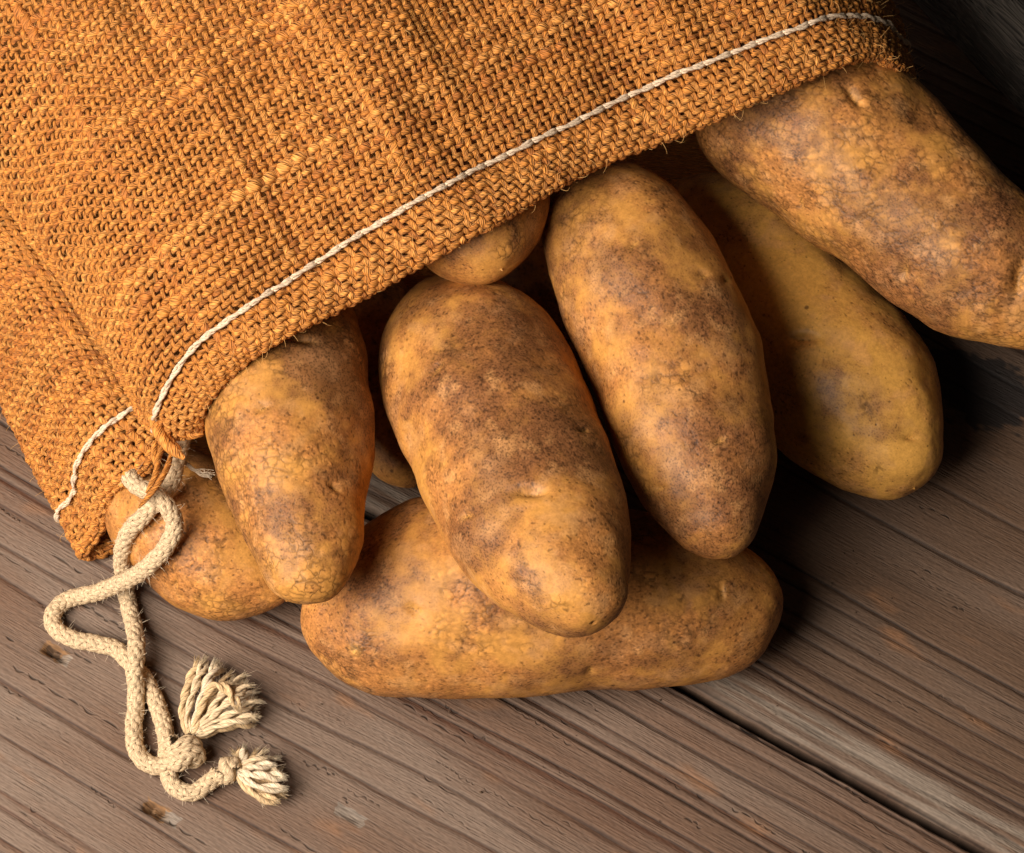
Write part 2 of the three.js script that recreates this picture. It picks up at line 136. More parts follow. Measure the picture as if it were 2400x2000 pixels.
function addPlank(P) {
  const field = plankField(P), o = {}, r = rng(P.seed * 31 + 5), TW = P.tex || 2048, TH = TW / 2;
  // fine checks along the grain: little scalloped tears
  const crack = new Float32Array(TW * TH);
  const sx = TW / P.length, sz = TH / P.width;
  if (P.cracks) for (let c = 0; c < P.cracks; c++) {
    let x = r() * P.length, z = r() * P.width; const n = 1 + Math.floor(r() * r() * 10), step = 0.15 + 0.7 * r() * r(), dir = r() < 0.8 ? 1 : -1, deep = 0.45 + 0.55 * r();
    for (let k = 0; k < n; k++) {
      const L = step * (0.5 + r()), amp = (0.02 + 0.06 * r()) * (r() < 0.25 ? -0.6 : 1);
      for (let t = 0; t < 1; t += 0.02) {
        const px = (x + L * t) * sx, pz = (z + dir * amp * Math.sin(Math.PI * t) + 0.03 * L * t) * sz, w = 0.3 + 1.7 * Math.sin(Math.PI * t) * deep;
        for (let dz = -2; dz <= 2; dz++) { const X = Math.floor(px), Z = Math.floor(pz) + dz; if (X < 0 || Z < 0 || X >= TW || Z >= TH) continue; const v = deep * clamp(w - Math.abs(Z - pz + 0.5) * 0.9); if (v > crack[Z * TW + X]) crack[Z * TW + X] = v; }
      }
      x += L * (0.85 + 0.5 * r()); z += (r() - 0.4) * 0.09;
    }
  }
  const col = new Uint8Array(TW * TH * 4), bump = new Uint8Array(TW * TH * 4);
  for (let j = 0; j < TH; j++) for (let i = 0; i < TW; i++) {
    const x = (i + 0.5) / sx, z = (j + 0.5) / sz, k = (j * TW + i) * 4; field(x, z, o);
    const s1 = noise(x * 0.5 + 9, o.q * 14, P.seed), s2 = noise(x * 1.6, o.q * 34, P.seed + 7), s3 = noise(x * 5, z * 22, 3.3), big = fbm(x * 0.14, z * 0.4, P.seed + 1.5, 3), sp = noise(x * 9, z * 13, 8.8), l1 = noise(x * 0.07 + 3, o.q * 6.5, P.seed + 2), l2 = noise(x * 0.12, o.q * 16, P.seed + 4), fine = 0.5 * (1 - sstep(0, 0.1, Math.abs(l1))) + 0.6 * (1 - sstep(0, 0.12, Math.abs(l2)));
    const grey = clamp(0.5 + 1.5 * big + 0.7 * (o.g.tone - 0.5));
    // weathered latewood against the softer red brown bands between
    let cr = mix(P.brown[0], P.grey[0], grey), cg = mix(P.brown[1], P.grey[1], grey), cb = mix(P.brown[2], P.grey[2], grey);
    const red = clamp((1 - o.ridge) * (0.35 + 0.65 * o.g.red) + 0.25 * s1 + (o.g.red > 0.6 ? 0.9 * (o.g.red - 0.5) * (1 - o.f) : 0));
    cr = mix(cr, P.red[0], red); cg = mix(cg, P.red[1], red); cb = mix(cb, P.red[2], red);
    const rust = sstep(0.2, 0.5, fbm(x * 0.4 + 40, z * 1.1, P.seed + 9, 3)) * 0.55;
    cr = mix(cr, 0.26, rust); cg = mix(cg, 0.12, rust); cb = mix(cb, 0.05, rust);
    let m = 1 + 0.10 * s1 + 0.14 * s2 + 0.16 * s3 + 0.14 * sp; m *= 1 - 0.34 * fine; m *= 1 - 0.7 * clamp(o.line) * clamp(o.g.depth * 12);
    const cv = crack[j * TW + i]; m *= 1 - 0.6 * cv;
    if (P.marks) for (const q of P.marks) {
      const dx = x - q.x, dz = z - q.z;
      if (q.kind === 'stain') { const d = Math.hypot(dx / q.rx, dz / q.rz) + 0.55 * fbm(x * 0.8, z * 1.6, 4.4, 4) + 0.2 * noise(x * 3, z * 5, 1); const a = 1 - sstep(0.82, 1.0, d); cr = mix(cr, 0.018, a * 0.9); cg = mix(cg, 0.015, a * 0.9); cb = mix(cb, 0.015, a * 0.9); }
      else if (q.kind === 'worn') { const a = (1 - sstep(q.rz * 0.5, q.rz, Math.abs(dz) + 0.12 * noise(x * 0.6, z * 2, 6))) * sstep(-0.25, 0.15, noise(x * 0.35, z * 4, 2.2) + 0.1); cr = mix(cr, 0.25, a * 0.7); cg = mix(cg, 0.205, a * 0.7); cb = mix(cb, 0.165, a * 0.7); }
      else { const d = Math.max(Math.abs(dx) / q.rx, Math.abs(dz) / q.rz) + 0.35 * noise(x * 4, z * 6, q.x); if (d < 1) { const fib = 0.6 + 0.8 * (noise(x * 3, z * 30, 2) + 0.5); const e = q.kind === 'nail' ? [0.2, 0.10, 0.036] : q.kind === 'dark' ? [0.045, 0.025, 0.014] : [0.20, 0.165, 0.135]; cr = mix(cr, e[0] * fib, 0.75); cg = mix(cg, e[1] * fib, 0.75); cb = mix(cb, e[2] * fib, 0.75); } }
    }
    col[k] = toByte(cr * m); col[k + 1] = toByte(cg * m); col[k + 2] = toByte(cb * m); col[k + 3] = 255;
    const bv = 0.62 + 0.10 * s2 + 0.06 * s1 + 0.12 * s3 + 0.06 * sp - 0.2 * fine - 0.45 * cv; bump[k] = bump[k + 1] = bump[k + 2] = clamp(bv) * 255; bump[k + 3] = 255;
  }
  const mat = new THREE.MeshStandardMaterial({ map: dataTex(col, TW, TH, true), bumpMap: dataTex(bump, TW, TH), bumpScale: 0.0006, roughness: 0.78 });
  const g = new Geo(), nx = P.nx, nz = P.nz, E = 0.22;
  const cG = Math.cos(GRAIN), sG = Math.sin(GRAIN), side = P.side;   // side +1: towards the lower left, -1: towards the upper right
  const world = (x, y, z) => { const lx = x - P.x0, lz = (z + P.z0) * side; return [SEAM[0] + lx * cG - lz * sG, y, SEAM[1] + lx * sG + lz * cG]; };
  const edge = d => d >= E ? 0 : -(E - Math.sqrt(Math.max(0, E * E - (E - d) * (E - d))));
  const rows = []; rows.push([0, -2.2], [0, -0.3]); for (let j = 0; j <= nz; j++) rows.push([P.width * j / nz, null]); rows.push([P.width, -0.3], [P.width, -2.2]);
  g.grid(rows.length - 1, nx, (jj, i) => {
    const [z, skirt] = rows[jj], x = P.length * i / nx; let y = skirt;
    if (y === null) {
      field(x, z, o); const wob = 0.06 * noise(x * 0.5, 3.3, P.seed) + 0.05 * noise(x * 2, 9, P.seed);
      y = o.h - 0.02 + edge(Math.max(0, z + wob)) + edge(Math.max(0, P.width - z + wob));
      if (P.marks) for (const q of P.marks) if (q.depth) { const d = Math.max(Math.abs(x - q.x) / q.rx, Math.abs(z - q.z) / q.rz); y -= q.depth * (1 - sstep(0.6, 1.05, d)) * (0.7 + 0.9 * noise(x * 6, z * 9, q.z)); }
    }
    const w = world(x, y, z); return [w[0], w[1], w[2], x / P.length, z / P.width];
  });
  if (side > 0) for (let k = 0; k < g.i.length; k += 3) { const t = g.i[k]; g.i[k] = g.i[k + 1]; g.i[k + 1] = t; }
  const b = world(P.length / 2, 0, P.width / 2);
  const base = [b[0], -2.2, b[2]];
  const m = mesh(P.name, g.build(base), mat, scene); m.position.set(base[0] * CM, base[1] * CM, base[2] * CM);
  m.userData = { label: P.label, category: 'plank', group: 'planks of the table top' };
  return m;
}
// a place on the table -> a plank's own x, z
const onPlank = (X, Z, P) => { const dx = X - SEAM[0], dz = Z - SEAM[1]; return { x: dx * Math.cos(GRAIN) + dz * Math.sin(GRAIN) + P.x0, z: (-dx * Math.sin(GRAIN) + dz * Math.cos(GRAIN)) * P.side - P.z0 }; };
const woodA = { grey: [0.165, 0.116, 0.087], brown: [0.125, 0.07, 0.043], red: [0.085, 0.036, 0.018] };
const plankA = { name: 'weathered_plank', seed: 3, side: 1, x0: 25, z0: 0.13, length: 42, width: 17.5, nx: 300, nz: 400, cracks: 330, ...woodA, flip: false,
  label: 'weathered brown plank under the rope tassels, with splintered nail holes' };
plankA.rings = makeRings(11, 17.5, z => z < 5.5 ? 0.7 : z < 11.5 ? 1.5 : 0.8);
plankA.marks = [{ ...onPlank(-12.85, 7.088, plankA), rx: 0.42, rz: 0.2, depth: 0.22, kind: 'nail' }, { ...onPlank(-12.9, 7.05, plankA), rx: 0.22, rz: 0.13, depth: 0.15, kind: 'dark' }, { ...onPlank(-9.75, 11.7, plankA), rx: 0.2, rz: 0.12, depth: 0.15, kind: 'dark' }, { ...onPlank(-9.712, 11.719, plankA), rx: 0.36, rz: 0.2, depth: 0.26, kind: 'nail' }, { ...onPlank(-12.55, 7.3, plankA), rx: 0.2, rz: 0.16, depth: 0.05, kind: 'bare' }, { ...onPlank(-9.3, 11.95, plankA), rx: 0.26, rz: 0.16, depth: 0.08, kind: 'bare' }, { ...onPlank(-4.414, 11.858, plankA), rx: 0.45, rz: 0.16, depth: 0.09, kind: 'bare' }];
const plankB = { name: 'weathered_plank_001', seed: 8, side: -1, x0: 25, z0: 0.13, length: 42, width: 19.5, nx: 200, nz: 420, cracks: 150, grey: [0.145, 0.096, 0.068], brown: [0.11, 0.062, 0.036], red: [0.062, 0.029, 0.016], flip: true,
  label: 'darker weathered plank across the black gap, with a black stain and a pale worn edge' };
plankB.rings = makeRings(29, 19.5, z => z < 4.2 ? 0.62 : z < 11 ? 1.9 : 0.8);
plankB.marks = [{ ...onPlank(13.75, -1.35, plankB), rx: 2.0, rz: 1.25, kind: 'stain' }, { x: 31, z: 0.55, rx: 9, rz: 0.6, kind: 'worn' }];
addPlank(plankA); addPlank(plankB);
addPlank({ name: 'weathered_plank_002', seed: 14, side: -1, x0: 32, z0: 19.9, length: 60, width: 15, nx: 90, nz: 220, cracks: 80, tex: 1024, ...woodA, flip: true, rings: makeRings(41, 15, () => 0.8), label: 'dim weathered plank in the shadow behind the sack and the large end potato' });
addPlank({ name: 'weathered_plank_003', seed: 21, side: 1, x0: 32, z0: 17.9, length: 60, width: 15, nx: 90, nz: 220, cracks: 80, tex: 1024, ...woodA, rings: makeRings(43, 15, () => 0.8), label: 'weathered plank beyond the one that carries the rope tassels' });
// ---------- the potatoes ----------
function makePotato(id, spec, look) {
  const A = VA(spec.A), ax = VA(spec.ax), sd = VA(spec.side), up = VA(spec.up), L = spec.L, sc = look.seed * 13.71;
  const prof = (k, th) => { const x = clamp(th / Math.PI * 12 - 1, 0, 10), i = Math.min(Math.floor(x), 9), f = x - i, a = k[Math.max(i - 1, 0)], b = k[i], c = k[i + 1], d = k[Math.min(i + 2, 10)]; return b + 0.5 * f * (c - a + f * (2 * a - 5 * b + 4 * c - d + f * (3 * (b - c) + d - a))); };
  const point = (th, ph, out) => {
    const s = (1 - Math.cos(th)) / 2, w = prof(spec.kw, th) * Math.sin(th), c = prof(spec.cc, th);
    const a = c + w * Math.sin(ph), b = w * spec.flat * Math.cos(ph) * (Math.cos(ph) < 0 ? 0.97 : 1);
    return out.copy(A).addScaledVector(ax, s * L).addScaledVector(sd, a).addScaledVector(up, b);
  };
  const eyes = spec.eyes.map(([s, ph, size, kind, ang]) => { const th = Math.acos(1 - 2 * s), p = point(th, ph, V()), p2 = point(th, ph + 0.05, V()), tv = p2.sub(p).normalize().clone(), tu = ax.clone().addScaledVector(tv, -ax.dot(tv)).normalize(), c = Math.cos(ang), q = Math.sin(ang);
    return { p: point(th, ph, V()), e1: tv.clone().multiplyScalar(c).addScaledVector(tu, q), e2: tu.clone().multiplyScalar(c).addScaledVector(tv, -q), size, kind }; });
  const eyeAt = (p, e) => { const dx = p.x - e.p.x, dy = p.y - e.p.y, dz = p.z - e.p.z; e.a = (dx * e.e1.x + dy * e.e1.y + dz * e.e1.z) / e.size; e.b = (dx * e.e2.x + dy * e.e2.y + dz * e.e2.z) / e.size; e.d = Math.hypot(dx, dy, dz) / e.size; return e; };
  const NT = look.fine ? 170 : 70, NP = look.fine ? 190 : 80, g = new Geo(), P0 = V(), n = V(), Q = V();
  const centre = V(); point(Math.PI / 2, 0, centre); 
  g.grid(NT, NP, (i, j) => {
    const th = clamp(i / NT * Math.PI, 0.004, Math.PI - 0.004), ph = (j / NP - 0.5) * 2 * Math.PI; point(th, ph, P0);
    // outward direction of the smooth form
    const s = (1 - Math.cos(th)) / 2; Q.copy(A).addScaledVector(ax, clamp(s, 0.12, 0.88) * L); n.subVectors(P0, Q); n.addScaledVector(sd, -prof(spec.cc, th)).normalize();
    let d = 0.14 * noise(P0.x * 0.42 + sc, P0.y * 0.42, P0.z * 0.42) + 0.07 * noise(P0.x * 0.9 + sc, P0.y * 0.9, P0.z * 0.9) + 0.018 * noise(P0.x * 2.4, P0.y * 2.4 + sc, P0.z * 2.4) + 0.006 * noise(P0.x * 7, P0.y * 7 + sc, P0.z * 7);
    for (const e of eyes) { eyeAt(P0, e); if (e.d > 3) continue; const el = Math.hypot(e.a, e.b * 2.2);
      if (e.kind === 0) { d -= 0.27 * e.size * Math.exp(-Math.pow(Math.hypot(e.a * 1.5, e.b * 3.4), 2.4)) * (1 + 0.7 * Math.tanh(-e.b * 9)); d += 0.06 * e.size * Math.exp(-((e.b - 0.42) ** 2) * 22 - e.a * e.a * 1.6); d -= 0.05 * e.size * Math.exp(-e.d * e.d * 1.2); }
      else if (e.kind === 1) d -= 0.10 * e.size * Math.exp(-e.d * e.d * 0.9);
      else if (e.kind === 2) d += (-0.05 + 0.06 * noise(P0.x * 6, P0.y * 6, P0.z * 6)) * e.size * Math.exp(-e.d * e.d * 2.5);
      else if (e.kind === 3) d -= 0.05 * Math.exp(-e.b * e.b * 90 - e.a * e.a * 3);
      else d += 0.09 * e.size * Math.exp(-e.d * e.d * 3.2); }
    if (i === 0 || i === NT) d = 0;
    return [P0.x + n.x * d, P0.y + n.y * d, P0.z + n.z * d, j / NP, i / NT];
  });
  // skin: golden smooth skin under russet patches, fine netting, freckles and flecks of soil
  const TW = look.fine ? 768 : 256, TH = look.fine ? 592 : 256, col = new Uint8Array(TW * TH * 4), bump = new Uint8Array(TW * TH * 4);
  const Y = look.yellow || [0.51, 0.238, 0.054], Tn = look.tan || [0.40, 0.166, 0.046], B = look.brown || [0.17, 0.068, 0.027];
  for (let i = 0; i < TH; i++) for (let j = 0; j < TW; j++) {
    const th = (i + 0.5) / TH * Math.PI, ph = ((j + 0.5) / TW - 0.5) * 2 * Math.PI, k = (i * TW + j) * 4; point(th, ph, P0);
    const x = P0.x + sc, y = P0.y + sc * 0.3, z = P0.z;
    const wx = 0.5 * noise(x * 0.8, y * 0.8, z * 0.8), wz = 0.5 * noise(x * 0.8 + 20, y * 0.8, z * 0.8);
    const n1 = fbm((x + wx) * 0.55, y * 0.55, (z + wz) * 0.55, 4), n2 = fbm((x + wz) * 0.3 + 31, y * 0.3, (z + wx) * 0.3 + 7, 6), n3 = fbm(x * 2.3, y * 2.3, z * 2.3, 3), f1 = noise(x * 8, y * 8, z * 8), f2 = noise(x * 17, y * 17, z * 17), f3 = noise(x * 31, y * 31, z * 31);
    const rus = sstep(-0.3, 0.24, n1 + 0.35 * n3 + look.russet);
    const n4 = fbm(x * 1.5 + 13, y * 1.5, z * 1.5 + 3, 3), brn = sstep(-0.16, 0.32, n2 + 0.24 * n3 + 0.24 * n4 + 0.06 * f1 + 0.06 * f2 + look.dark);
    let r = mix(Y[0], Tn[0], rus), gg = mix(Y[1], Tn[1], rus), b = mix(Y[2], Tn[2], rus);
    r = mix(r, B[0], 0.85 * brn); gg = mix(gg, B[1], 0.85 * brn); b = mix(b, B[2], 0.85 * brn);
    const pale = sstep(0.05, 0.4, n4 - 0.2 * n3) * 0.5; r = mix(r, 0.55, pale); gg = mix(gg, 0.275, pale); b = mix(b, 0.10, pale);
    // ashy bloom of thin cork
    const ash = sstep(0.08, 0.35, fbm(x * 0.9 + 77, y * 0.9, z * 0.9, 4)) * 0.3; r = mix(r, 0.40, ash); gg = mix(gg, 0.21, ash); b = mix(b, 0.095, ash);
    let m = 1 + (0.16 + 0.16 * rus) * f1 + (0.15 + 0.25 * rus) * f2 + 0.22 * (0.3 + rus) * f3, st = sstep(0.05, 0.35, noise(x * 22 + 5, y * 22, z * 22)), h = 0.6 + 0.04 * rus * f2 + 0.06 * f1 + 0.05 * f3 * (0.3 + rus) + 0.06 * brn;
    // netted cracks in the corky skin
    const netM = sstep(0.0, 0.22, fbm(x * 0.5 + 51, y * 0.5 + 9, z * 0.5, 3) + 0.12 + look.net);
    if (netM > 0.02) { worley((x + 0.12 * f1) * 3.8, y * 3.8 + 0.4 * n3, (z + 0.1 * n3) * 3.8); const e = W.f2 - W.f1, thin = 0.05 + 0.05 * n3; const cr = netM * (1 - sstep(thin, thin + 0.07, e)) * sstep(-0.25, 0.2, noise(x * 1.6, y * 1.6, z * 1.6 + 5)); m *= 1 - 0.36 * cr; h -= 0.18 * cr; h += 0.08 * netM * sstep(0, 0.5, e); m *= 1 + netM * 0.28 * (sstep(0.1, 0.45, e) - 0.45); }
    // lenticels
    worley(x * 1.9, y * 1.9 + 3, z * 1.9); { m *= 1 - 0.42 * st * (0.25 + brn); const rad = 0.035 + 0.08 * ((W.id * 57.3) % 1) ** 2, on = W.id < look.dots ? 1 : 0; const dd = on * (1 - sstep(rad * 0.7, rad * 1.35, W.f1 + 0.05 * f1)); m *= 1 - 0.5 * dd; h -= 0.18 * dd; r = mix(r, B[0], dd * 0.5); gg = mix(gg, B[1], dd * 0.5); b = mix(b, B[2], dd * 0.5); }
    // short dark flecks of soil
    const fl = sstep(0.40, 0.55, noise(x * 10, y * 15, z * 10) + 0.2 * f3 + 0.25 * (rus - 0.6) + 0.25 * n3); m *= 1 - 0.5 * fl; h -= 0.15 * fl;
    const pl = sstep(0.42, 0.55, noise(x * 7 + 60, y * 7, z * 10)); m *= 1 + 0.22 * pl * rus; h += 0.15 * pl * rus;
    for (const e of eyes) { eyeAt(P0, e); if (e.d > 2) continue;
      if (e.kind === 0) { const q = Math.exp(-Math.pow(Math.hypot(e.a * 1.6, e.b * 4), 2)); r = mix(r, 0.5, 0.6 * q); gg = mix(gg, 0.25, 0.6 * q); b = mix(b, 0.06, 0.6 * q); const ln = Math.exp(-((e.b + 0.1) ** 2) * 260 - e.a * e.a * 5) * sstep(-0.2, 0.3, noise(e.a * 9, e.b * 9, sc)); m *= 1 - 0.6 * ln; h -= 0.3 * ln; }
      else if (e.kind === 2) { const q = Math.exp(-e.d * e.d * 3) * sstep(-0.1, 0.35, f1 + 0.8 * n3 + 0.1); m *= 1 - 0.55 * q; }
      else if (e.kind === 3) { const ln = Math.exp(-e.b * e.b * 160 - e.a * e.a * 4) * (0.6 + f1); m *= 1 - 0.5 * clamp(ln); }
      else if (e.kind === 4) { const q = Math.exp(-e.d * e.d * 9); r = mix(r, 0.55, 0.6 * q); gg = mix(gg, 0.31, 0.6 * q); b = mix(b, 0.08, 0.6 * q); } }
    col[k] = toByte(r * m); col[k + 1] = toByte(gg * m); col[k + 2] = toByte(b * m); col[k + 3] = 255;
    bump[k] = bump[k + 1] = bump[k + 2] = clamp(h) * 255; bump[k + 3] = 255;
  }
  const bt = dataTex(bump, TW, TH), mat = new THREE.MeshPhysicalMaterial({ map: dataTex(col, TW, TH, true), bumpMap: bt, bumpScale: 0.0003, roughness: look.rough || 0.52, specularIntensity: 0.5 });
  let low = 1e9; for (let k = 1; k < g.p.length; k += 3) if (g.p[k] < low) low = g.p[k];
  const base = [centre.x, low, centre.z], m = mesh(look.name, g.build(base), mat, scene);
  m.position.set(base[0] * CM, base[1] * CM, base[2] * CM); m.userData = { label: look.label, category: 'potato', group: 'russet potatoes spilling from the sack' };
  return m;
}
const LOOKS = {
  P1: { seed: 1, russet: 0.04, dark: -0.03, net: 0.22, dots: 0.12, label: 'long netted potato with a deep eye by the sack rim, propped on the yellow potato' },
  P2: { seed: 2, russet: -0.2, dark: -0.2, net: -0.35, dots: 0.42, yellow: [0.60, 0.31, 0.068], tan: [0.47, 0.22, 0.06], rough: 0.46, label: 'smooth yellow freckled potato on the darker plank, under the netted one' },
  P3: { seed: 3, russet: -0.06, dark: 0.06, net: -0.18, dots: 0.25, label: 'long potato with broad brown blotches, its narrow tip on the end of the bottom potato' },
  P4: { seed: 4, russet: 0.03, dark: -0.04, net: -0.22, dots: 0.15, label: 'big potato with a crescent eye, lying across the middle of the bottom potato' },
  P5: { seed: 5, russet: 0.06, dark: -0.06, net: -0.1, dots: 0.2, label: 'longest potato, lying on its side on the planks beneath the others' },
  P6: { seed: 6, russet: -0.10, dark: 0.06, net: -0.06, dots: 0.15, label: 'blotchy potato standing out of the sack mouth beside the rope' },
  P7: { seed: 7, russet: 0.02, dark: -0.06, net: -0.05, dots: 0.15, label: 'small rounded potato under the rope loop at the sack corner' },
  P8: { seed: 8, russet: 0.0, dark: 0.0, net: -0.2, dots: 0.2, label: 'potato end peeping out below the stitched rim of the sack' },
  P9: { seed: 9, russet: 0.1, dark: 0.05, net: -0.3, dots: 0.1, coarse: true, label: 'shadowed potato deep in the gap between the blotchy potato and the crescent eyed one' },
  P10: { seed: 10, russet: 0.1, dark: 0.05, net: -0.3, dots: 0.1, coarse: true, label: 'shadowed potato deep in the sack mouth below the peeping potato end' },
};
Object.keys(LOOKS).forEach((id, k) => makePotato(id, DATA.potatoes[id], { ...LOOKS[id], fine: !LOOKS[id].coarse, name: numbered('potato', k) }));
console.log('potatoes done');
// ---------- the burlap sack: two woven panels, every yarn built ----------
const yarnMats = [];
{
  const w = 64, h = 256, c = new Uint8Array(w * h * 4), b = new Uint8Array(w * h * 4), r = rng(5);
  for (let j = 0; j < h; j++) for (let i = 0; i < w; i++) {
    const u = i / w, v = j / h, tw = (u + v * 2) % 1, a = tw * 2 * Math.PI;     // fibres wind round the yarn
    const n1 = noise(Math.cos(a) * 2.4, Math.sin(a) * 2.4, 1.6 * Math.sin(v * 2 * Math.PI)), n2 = noise(Math.cos(a) * 5.5, Math.sin(a) * 5.5, 2.2 * Math.cos(v * 2 * Math.PI) + 9);
    const m = 0.78 + 0.5 * n1 + 0.6 * n2, k = (j * w + i) * 4;
    c[k] = c[k + 1] = c[k + 2] = toByte(clamp(m)); c[k + 3] = 255; b[k] = b[k + 1] = b[k + 2] = clamp(0.5 + 0.5 * n1 + 0.5 * n2) * 255; b[k + 3] = 255;
  }
  const map = dataTex(c, w, h, true), bm = dataTex(b, w, h);
  for (const q of [[0.78, 0.30, 0.05], [0.71, 0.26, 0.04], [0.84, 0.35, 0.07], [0.60, 0.20, 0.03]]) yarnMats.push(new THREE.MeshStandardMaterial({ color: new THREE.Color().setRGB(...q), map, bumpMap: bm, bumpScale: 0.0007, roughness: 0.7 }));
}
const sackBase = [-6, 0, -4];
const sack = thing('burlap_sack', 'orange burlap sack lying open on its side with a white stitched hem', 'sack', sackBase);
class Panel {
  constructor(rows, hem, und) {
    this.g = rows.map(r => r.map(VA)); this.nr = rows.length; this.nc = rows[0].length; this.hem = hem; this.und = und;
    // arc length tables
    const acc = (n, f) => { const t = [0]; for (let k = 1; k < n; k++) t.push(t[k - 1] + f(k)); return t; };
    this.cu = acc(this.nc, k => (this.g[1][k].distanceTo(this.g[1][k - 1]) + this.g[2][k].distanceTo(this.g[2][k - 1])) / 2);
    this.cv = acc(this.nr, k => { let s = 0; for (let c = 0; c < this.nc; c++) s += this.g[k][c].distanceTo(this.g[k - 1][c]); return s / this.nc; });
    this.U = this.cu[this.nc - 1]; this.Vv = this.cv[this.nr - 1];
  }
  idx(t, s) { let i = 0; while (i < t.length - 2 && t[i + 1] < s) i++; return i + (s - t[i]) / (t[i + 1] - t[i]); }
  raw(u, v, out) {
    const a = this.idx(this.cu, u), b = this.idx(this.cv, v), i = clamp(Math.floor(a), 0, this.nc - 2), j = clamp(Math.floor(b), 0, this.nr - 2), f = a - i, e = b - j;
    const w = t => { const t2 = t * t, t3 = t2 * t; return [-0.5 * t3 + t2 - 0.5 * t, 1.5 * t3 - 2.5 * t2 + 1, -1.5 * t3 + 2 * t2 + 0.5 * t, 0.5 * t3 - 0.5 * t2]; };
    const wu = w(f), wv = w(e); out.set(0, 0, 0);
    for (let q = 0; q < 4; q++) { const row = this.g[clamp(j + q - 1, 0, this.nr - 1)]; for (let p = 0; p < 4; p++) out.addScaledVector(row[clamp(i + p - 1, 0, this.nc - 1)], wu[p] * wv[q]); }
    return out;
  }
  nrm(u, v, out) { const e = 0.15, a = this.raw(u + e, v, V()), b = this.raw(u - e, v, V()), c = this.raw(u, v + e, V()), d = this.raw(u, v - e, V()); a.sub(b); c.sub(d); return out.crossVectors(a, c).normalize().multiplyScalar(this.flipN || 1); }
  surf(u, v, out) { const n = this.nrm(u, v, V()); this.raw(u, v, out); return out.addScaledVector(n, this.und(u, v)); }
  // t runs from the end of the inner hem, round the rim, up over the outside
  at(u, t) {
    const R = 0.15, arc = Math.PI * R; let v, off;
    if (t < 0) { v = R - t; off = -2 * R; } else if (t < arc) { const a = t / R; v = R - R * Math.sin(a); off = -R - R * Math.cos(a); } else { v = R + (t - arc); off = 0; }
    const p = this.surf(u, v, V()), e = 0.12, pu = this.surf(u + e, v, V()).sub(p), pv = this.surf(u, v + e, V()).sub(p), n = pu.cross(pv).normalize().multiplyScalar(this.flipN || 1);
    p.addScaledVector(n, off);
    const m = n.clone(); if (t < 0) m.multiplyScalar(-1); else if (t < arc) { const a = t / R, tv = pv.normalize(); m.multiplyScalar(-Math.cos(a)).addScaledVector(tv, -Math.sin(a)); }
    return { p, n: m };
  }
}
const hairs = [];
function weave(panel, group, o) {
  const r = rng(o.seed), PU = o.pu, PV = o.pv, nu = Math.floor(panel.U / PU), t0 = -o.inner, t1 = panel.Vv - 0.3, nv = Math.floor((t1 - t0) / PV);
  const latU = (i, t) => 0.05 * noise(i * 7.3, t * 0.55, o.seed) + 0.02 * noise(i * 3.1, t * 2.2, o.seed + 4), latV = (j, u) => 0.05 * noise(j * 5.9, u * 0.5, o.seed + 9) + 0.03 * noise(j * 2.3, u * 2.4, o.seed + 2);
  const slub = (k, s, sd) => 0.88 + 0.28 * noise(k * 9.1, s * 0.8, sd) + 0.20 * noise(k * 4.7, s * 2.6, sd + 3) + 0.5 * Math.pow(clamp(noise(k * 3.3, s * 0.45, sd + 8) * 1.8), 3);
  // yarns running back from the rim
  for (let i = 0; i <= nu; i++) {
    const u0 = 0.05 + i * PU, thick = 0.8 + 0.4 * r() + (r() < 0.06 ? 0.45 : 0), pts = [], refs = [], rad = [], sub = 5, n = nv * sub;
    for (let k = 0; k <= n; k++) {
      const jc = k / sub, t = t0 + (jc + 0.0) * PV, w = Math.cos(Math.PI * (jc + i)), q = panel.at(clamp(u0 + latU(i, t) + 0.02 * Math.sin(Math.PI * (jc + i)), 0, panel.U), t);
      if (t < o.skipT && i > 0 && o.skip && o.skip(u0, t)) continue;
      q.p.addScaledVector(q.n, 0.031 * w); pts.push(q.p); refs.push(q.n); rad.push(o.ru * thick * slub(i, t, o.seed + 1));
      if (r() < 0.045) hairs.push([q.p.clone(), q.n.clone()]);
    }
    const g = new Geo(); g.tube(pts, k => rad[k], 6, refs, 0.56, 0.9); mesh('warp_yarn', g.build(sackBase), yarnMats[Math.floor(r() * 3.4)], group);
  }
  // yarns running along the rim
  for (let j = 0; j <= nv; j++) {
    const tt = t0 + j * PV, thick = 0.82 + 0.36 * r() + (r() < 0.08 ? 0.4 : 0), pts = [], refs = [], rad = [], sub = 5, n = Math.floor(panel.U / PU * sub);
    for (let k = 0; k <= n; k++) {
      const ic = k / sub, u = 0.05 + ic * PU, w = -Math.cos(Math.PI * (ic + j)), q = panel.at(clamp(u, 0, panel.U), Math.min(tt + latV(j, u), t1));
      q.p.addScaledVector(q.n, 0.058 * w); pts.push(q.p); refs.push(q.n); rad.push(o.rv * thick * slub(j, u, o.seed + 21) * (1 + 0.13 * w));
      if (r() < 0.045) hairs.push([q.p.clone(), q.n.clone()]);
    }
    const g = new Geo(); g.tube(pts, k => rad[k], 6, refs, 0.66, 0.9); mesh('weft_yarn', g.build(sackBase), yarnMats[Math.floor(r() * 4)], group);
  }
}
const hemBulge = v => 0.12 * Math.sin(Math.PI * clamp(v / 1.5)) - 0.07 * Math.exp(-((v - 1.6) ** 2) / 0.05);
const topPanel = new Panel(DATA.top, 1.6, (u, v) => hemBulge(v) + 0.16 * Math.exp(-((u - 0.12) ** 2) / 0.03) * sstep(1.2, 2.2, v) + sstep(0.3, 3, v) * (0.6 * noise(u * 0.34 + 4, v * 0.13, 1.7) + 0.22 * noise(u * 0.8, v * 0.22, 8.1)) + 0.07 * noise(u * 1.1, v * 0.8, 3.9));
